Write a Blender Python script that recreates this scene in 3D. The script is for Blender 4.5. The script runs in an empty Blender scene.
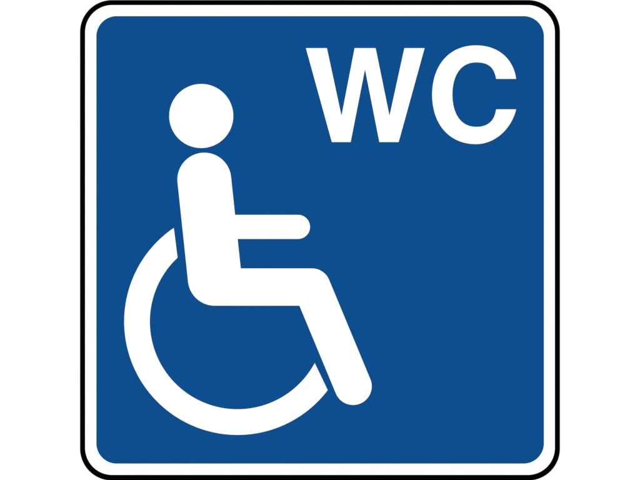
import bpy, bmesh, math

scene = bpy.context.scene
col = scene.collection
S = 0.001          # one drawing unit of the sign is a millimetre; the sign is 480 mm square
HANG = 1.55        # height of the sign's centre above the ground
CX, CY = 320.05, 240.1


# ------------------------------------------------------------------ materials
def srgb(c):
    c /= 255.0
    return c / 12.92 if c <= 0.04045 else ((c + 0.055) / 1.055) ** 2.4


def material(name, rgb, vary, scale, spec=0.0, rough=0.6, bump=0.0):
    m = bpy.data.materials.new(name)
    m.use_nodes = True
    nt = m.node_tree
    b = nt.nodes['Principled BSDF']
    b.inputs['Roughness'].default_value = rough
    b.inputs['Specular IOR Level'].default_value = spec
    tc = nt.nodes.new('ShaderNodeTexCoord')
    nz = nt.nodes.new('ShaderNodeTexNoise')
    nz.inputs['Scale'].default_value = scale
    nz.inputs['Detail'].default_value = 4
    nt.links.new(tc.outputs['Object'], nz.inputs['Vector'])
    rp = nt.nodes.new('ShaderNodeValToRGB')
    rp.color_ramp.elements[0].position = 0.3
    rp.color_ramp.elements[1].position = 0.7
    rp.color_ramp.elements[0].color = (*[c * (1 - vary) for c in rgb], 1)
    rp.color_ramp.elements[1].color = (*[min(1, c * (1 + vary)) for c in rgb], 1)
    nt.links.new(nz.outputs['Fac'], rp.inputs['Fac'])
    nt.links.new(rp.outputs['Color'], b.inputs['Base Color'])
    if bump:
        bp = nt.nodes.new('ShaderNodeBump')
        bp.inputs['Strength'].default_value = bump
        bp.inputs['Distance'].default_value = 0.0002
        nt.links.new(nz.outputs['Fac'], bp.inputs['Height'])
        nt.links.new(bp.outputs['Normal'], b.inputs['Normal'])
    return m


LIGHT = 1.12       # what a white surface facing the camera receives
BLUE = tuple(srgb(c) / LIGHT for c in (12, 78, 142))
M_wall = material('white_wall_paint', (0.95, 0.95, 0.95), 0.006, 60)
M_white = material('white_vinyl', (0.95, 0.95, 0.95), 0.006, 80)
M_blue = material('blue_vinyl', BLUE, 0.003, 90)
M_black = material('black_enamel', (0.0002, 0.0002, 0.0002), 0.2, 80)


# ------------------------------------------------------------------ outlines
def arc(cx, cy, r, a0, a1, n=40):
    """points of an arc, angles in degrees, y downwards"""
    return [(cx + r * math.cos(math.radians(a0 + (a1 - a0) * i / n)),
             cy + r * math.sin(math.radians(a0 + (a1 - a0) * i / n))) for i in range(n + 1)]


def rounded(x0, y0, x1, y1, r, n=28):
    return (arc(x0 + r, y0 + r, r, 180, 270, n) + arc(x1 - r, y0 + r, r, 270, 360, n) +
            arc(x1 - r, y1 - r, r, 0, 90, n) + arc(x0 + r, y1 - r, r, 90, 180, n))


def bez(p0, p1, p2, p3, n=24):
    out = []
    for i in range(1, n + 1):
        t = i / n
        u = 1 - t
        out.append(tuple(u**3 * a + 3 * u * u * t * b + 3 * u * t * t * c + t**3 * d
                         for a, b, c, d in zip(p0, p1, p2, p3)))
    return out


def inset(pts, d):
    """move an outline inwards by d (the film edge is cut a hair inside the artwork line)"""
    p = []
    for q in pts:
        if not p or math.dist(q, p[-1]) > 1e-3:
            p.append(q)
    if math.dist(p[0], p[-1]) < 1e-3:
        p.pop()
    area = sum(a[0] * b[1] - b[0] * a[1] for a, b in zip(p, p[1:] + p[:1]))
    s = 1 if area > 0 else -1
    out = []
    for i, b in enumerate(p):
        a, c = p[i - 1], p[(i + 1) % len(p)]
        l0, l1 = math.dist(a, b), math.dist(b, c)
        n0 = (-(b[1] - a[1]) / l0 * s, (b[0] - a[0]) / l0 * s)
        n1 = (-(c[1] - b[1]) / l1 * s, (c[0] - b[0]) / l1 * s)
        k = 1 + n0[0] * n1[0] + n0[1] * n1[1]
        k = d / max(k, 0.3)
        out.append((b[0] + (n0[0] + n1[0]) * k, b[1] + (n0[1] + n1[1]) * k))
    return out


CUT = 0.12


def slab(name, pts, back, front, mat, parent, bevel=0.0):
    """one mesh: the outline as a sheet between two depths (metres in front of the wall)"""
    clean = []
    for p in pts:
        if not clean or math.dist(p, clean[-1]) > 1e-3:
            clean.append(p)
    if math.dist(clean[0], clean[-1]) < 1e-3:
        clean.pop()
    bm = bmesh.new()
    vs = [bm.verts.new(((x - CX) * S, -front, (CY - y) * S)) for x, y in clean]
    f = bm.faces.new(vs)
    bm.normal_update()
    if f.normal.y > 0:
        f.normal_flip()
    r = bmesh.ops.extrude_face_region(bm, geom=[f], use_keep_orig=True)
    for v in [g for g in r['geom'] if isinstance(g, bmesh.types.BMVert)]:
        v.co.y = -back
    bmesh.ops.recalc_face_normals(bm, faces=bm.faces[:])
    if bevel:
        e = [e for e in bm.edges if all(abs(v.co.y + front) < 1e-7 for v in e.verts)]
        bmesh.ops.bevel(bm, geom=e, offset=bevel, segments=2, profile=0.5, affect='EDGES')
    big = [f for f in bm.faces if len(f.verts) > 4]
    bmesh.ops.triangulate(bm, faces=big)
    me = bpy.data.meshes.new(name)
    bm.to_mesh(me)
    bm.free()
    me.materials.append(mat)
    o = bpy.data.objects.new(name, me)
    col.objects.link(o)
    o.parent = parent
    return o


# ------------------------------------------------------------------ wall
bm = bmesh.new()
W = 6.0
n = 12
grid = [[bm.verts.new((-W + 2 * W * i / n, 0, -W + 2 * W * j / n)) for j in range(n + 1)] for i in range(n + 1)]
for i in range(n):
    for j in range(n):
        bm.faces.new((grid[i][j], grid[i + 1][j], grid[i + 1][j + 1], grid[i][j + 1]))
me = bpy.data.meshes.new('wall')
bm.to_mesh(me)
bm.free()
me.materials.append(M_wall)
wall = bpy.data.objects.new('wall', me)
wall.location = (0, 0, HANG)
col.objects.link(wall)
wall['kind'] = 'structure'

# ------------------------------------------------------------------ the sign
sign = bpy.data.objects.new('restroom_sign', None)
col.objects.link(sign)
sign.location = (0, 0, HANG)
sign.empty_display_size = 0.1
sign['label'] = 'square blue restroom sign with white wheelchair pictogram, letters WC and black rim, on white wall'
sign['category'] = 'sign'

slab('backing_plate', rounded(79.98, 0.03, 560.0, 480.6, 32), 0.0002, 0.0020, M_black, sign, bevel=0.0002)
slab('white_border', rounded(85.12, 5.08, 554.85, 474.9, 27), 0.0017, 0.0022, M_white, sign)
panel = slab('blue_panel', rounded(96.35, 16.12, 543.92, 463.6, 20.3), 0.0019, 0.0024, M_blue, sign)
panel['label'] = 'blue field with rounded corners'

Z0, Z1 = 0.0021, 0.0026

# seated figure: torso, arm, thigh and lower leg in one outline
T = (204.3, 179.6); B = (214.8, 278.8); R = 27.0
K = (311.9, 287.05); C = (353.1, 386.3); r = 18.75
A = (298.0, 226.9); ra = 12.15
ta = math.degrees(math.atan2(B[1] - T[1], B[0] - T[0]))      # torso direction
la = math.degrees(math.atan2(C[1] - K[1], C[0] - K[0]))      # lower leg direction
tr = arc(*T, R, ta - 90, ta - 90, 1)[0]                      # right edge of the torso
def torso_x(y): return tr[0] + (y - tr[1]) / math.tan(math.radians(ta))
def leg_x(y):
    q = arc(*C, r, la + 90, la + 90, 1)[0]
    return q[0] + (y - q[1]) / math.tan(math.radians(la))
yb = B[1] + R
yt = K[1] - r
body = (arc(*T, R, ta - 90, ta - 270, 60) +                  # over the shoulders to the back
        arc(*B, R, ta + 90, 90, 30) +                        # seat corner
        [(leg_x(yb), yb)] +                                  # behind the knee
        arc(*C, r, la + 90, la - 90, 50) +                   # foot
        arc(*K, r, la - 90, -90, 30) +                       # knee
        [(torso_x(yt), yt), (torso_x(A[1] + ra), A[1] + ra)] +
        arc(*A, ra, 90, -90, 36) +                           # hand
        [(torso_x(A[1] - ra), A[1] - ra)])
fig = slab('figure_body', inset(body, CUT), Z0, Z1, M_white, sign)
fig['label'] = 'white seated figure with outstretched arm'
head = slab('figure_head', arc(201.25, 116.0, 32.15 - CUT, 0, 360, 120), Z0, Z1, M_white, fig)

# wheel: an open ring cut off parallel to the back and to the lower leg
w = (237.5, 321.6); Ro, Ri = 113.4, 87.55
def ang(x, y): return math.degrees(math.atan2(y - w[1], x - w[0])) % 360
a_o0, a_o1 = ang(327.65, 390.0), ang(173.85, 227.6)
a_i0, a_i1 = ang(314.9, 362.85), ang(177.5, 257.5)
wheel = slab('wheel', inset(arc(*w, Ro, a_o0, a_o1, 150) + arc(*w, Ri, a_i1, a_i0, 150), CUT), Z0, Z1, M_white, sign)
wheel['label'] = 'open white ring of the wheelchair wheel'

# letters
lw = slab('letter', inset([(305.75, 48), (327, 48), (341.5, 115.75), (354.5, 48), (375.75, 48), (389.5, 115.75),
                     (404.25, 48), (424.75, 48), (398.75, 142.2), (379.25, 142.2), (365, 69.25),
                     (350.75, 142.2), (331.75, 142.2)], CUT), Z0, Z1, M_white, sign)
lw['label'] = 'white capital letter W'
c = [(516.25, 79)]
for p in [((513.5, 58), (497.5, 45.25), (476, 45.25)), ((449, 45.25), (432, 65.5), (432, 94.75)),
          ((432, 124), (449, 144.25), (476, 144.25)), ((494.5, 144.25), (511.5, 129.5), (516.25, 109.25))]:
    c += bez(c[-1], *p)
c.append((496, 109.25))
for p in [((494.5, 120.3), (488.5, 126.75), (476.25, 126.75)), ((458.5, 126.75), (452.5, 110), (452.5, 94.75)),
          ((452.5, 79), (458.5, 62.5), (476.25, 62.5)), ((489.2, 62.5), (494.2, 68.2), (496, 79))]:
    c += bez(c[-1], *p)
lc = slab('letter', inset(c, CUT), Z0, Z1, M_white, sign)
lc['label'] = 'white capital letter C'

# ------------------------------------------------------------------ light: even, frontal, as in a copy stand
world = bpy.data.worlds.new('World')
scene.world = world
world.use_nodes = True
bg = world.node_tree.nodes['Background']
bg.inputs['Color'].default_value = (1, 1, 1, 1)
AMB = 0.35
bg.inputs['Strength'].default_value = AMB
sun = bpy.data.lights.new('sun', 'SUN')
sun.energy = (LIGHT - AMB) * math.pi
sun.angle = math.radians(10)
so = bpy.data.objects.new('sun', sun)
so.location = (0, -4, HANG)
so.rotation_euler = (math.radians(90), 0, 0)
col.objects.link(so)

# ------------------------------------------------------------------ camera, square on
cam = bpy.data.cameras.new('camera')
D = 3.0
cam.sensor_width = 36
cam.lens = 36 * D / 0.640
cam.clip_start = 0.05
cam.clip_end = 100
co = bpy.data.objects.new('camera', cam)
co.location = ((320 - CX) * S, -D - 0.0024, HANG + (CY - 240) * S)
co.rotation_euler = (math.radians(90), 0, 0)
col.objects.link(co)
scene.camera = co

scene.view_settings.view_transform = 'Standard'
scene.view_settings.look = 'None'
scene.view_settings.exposure = 0
scene.view_settings.gamma = 1
scene.render.dither_intensity = 0
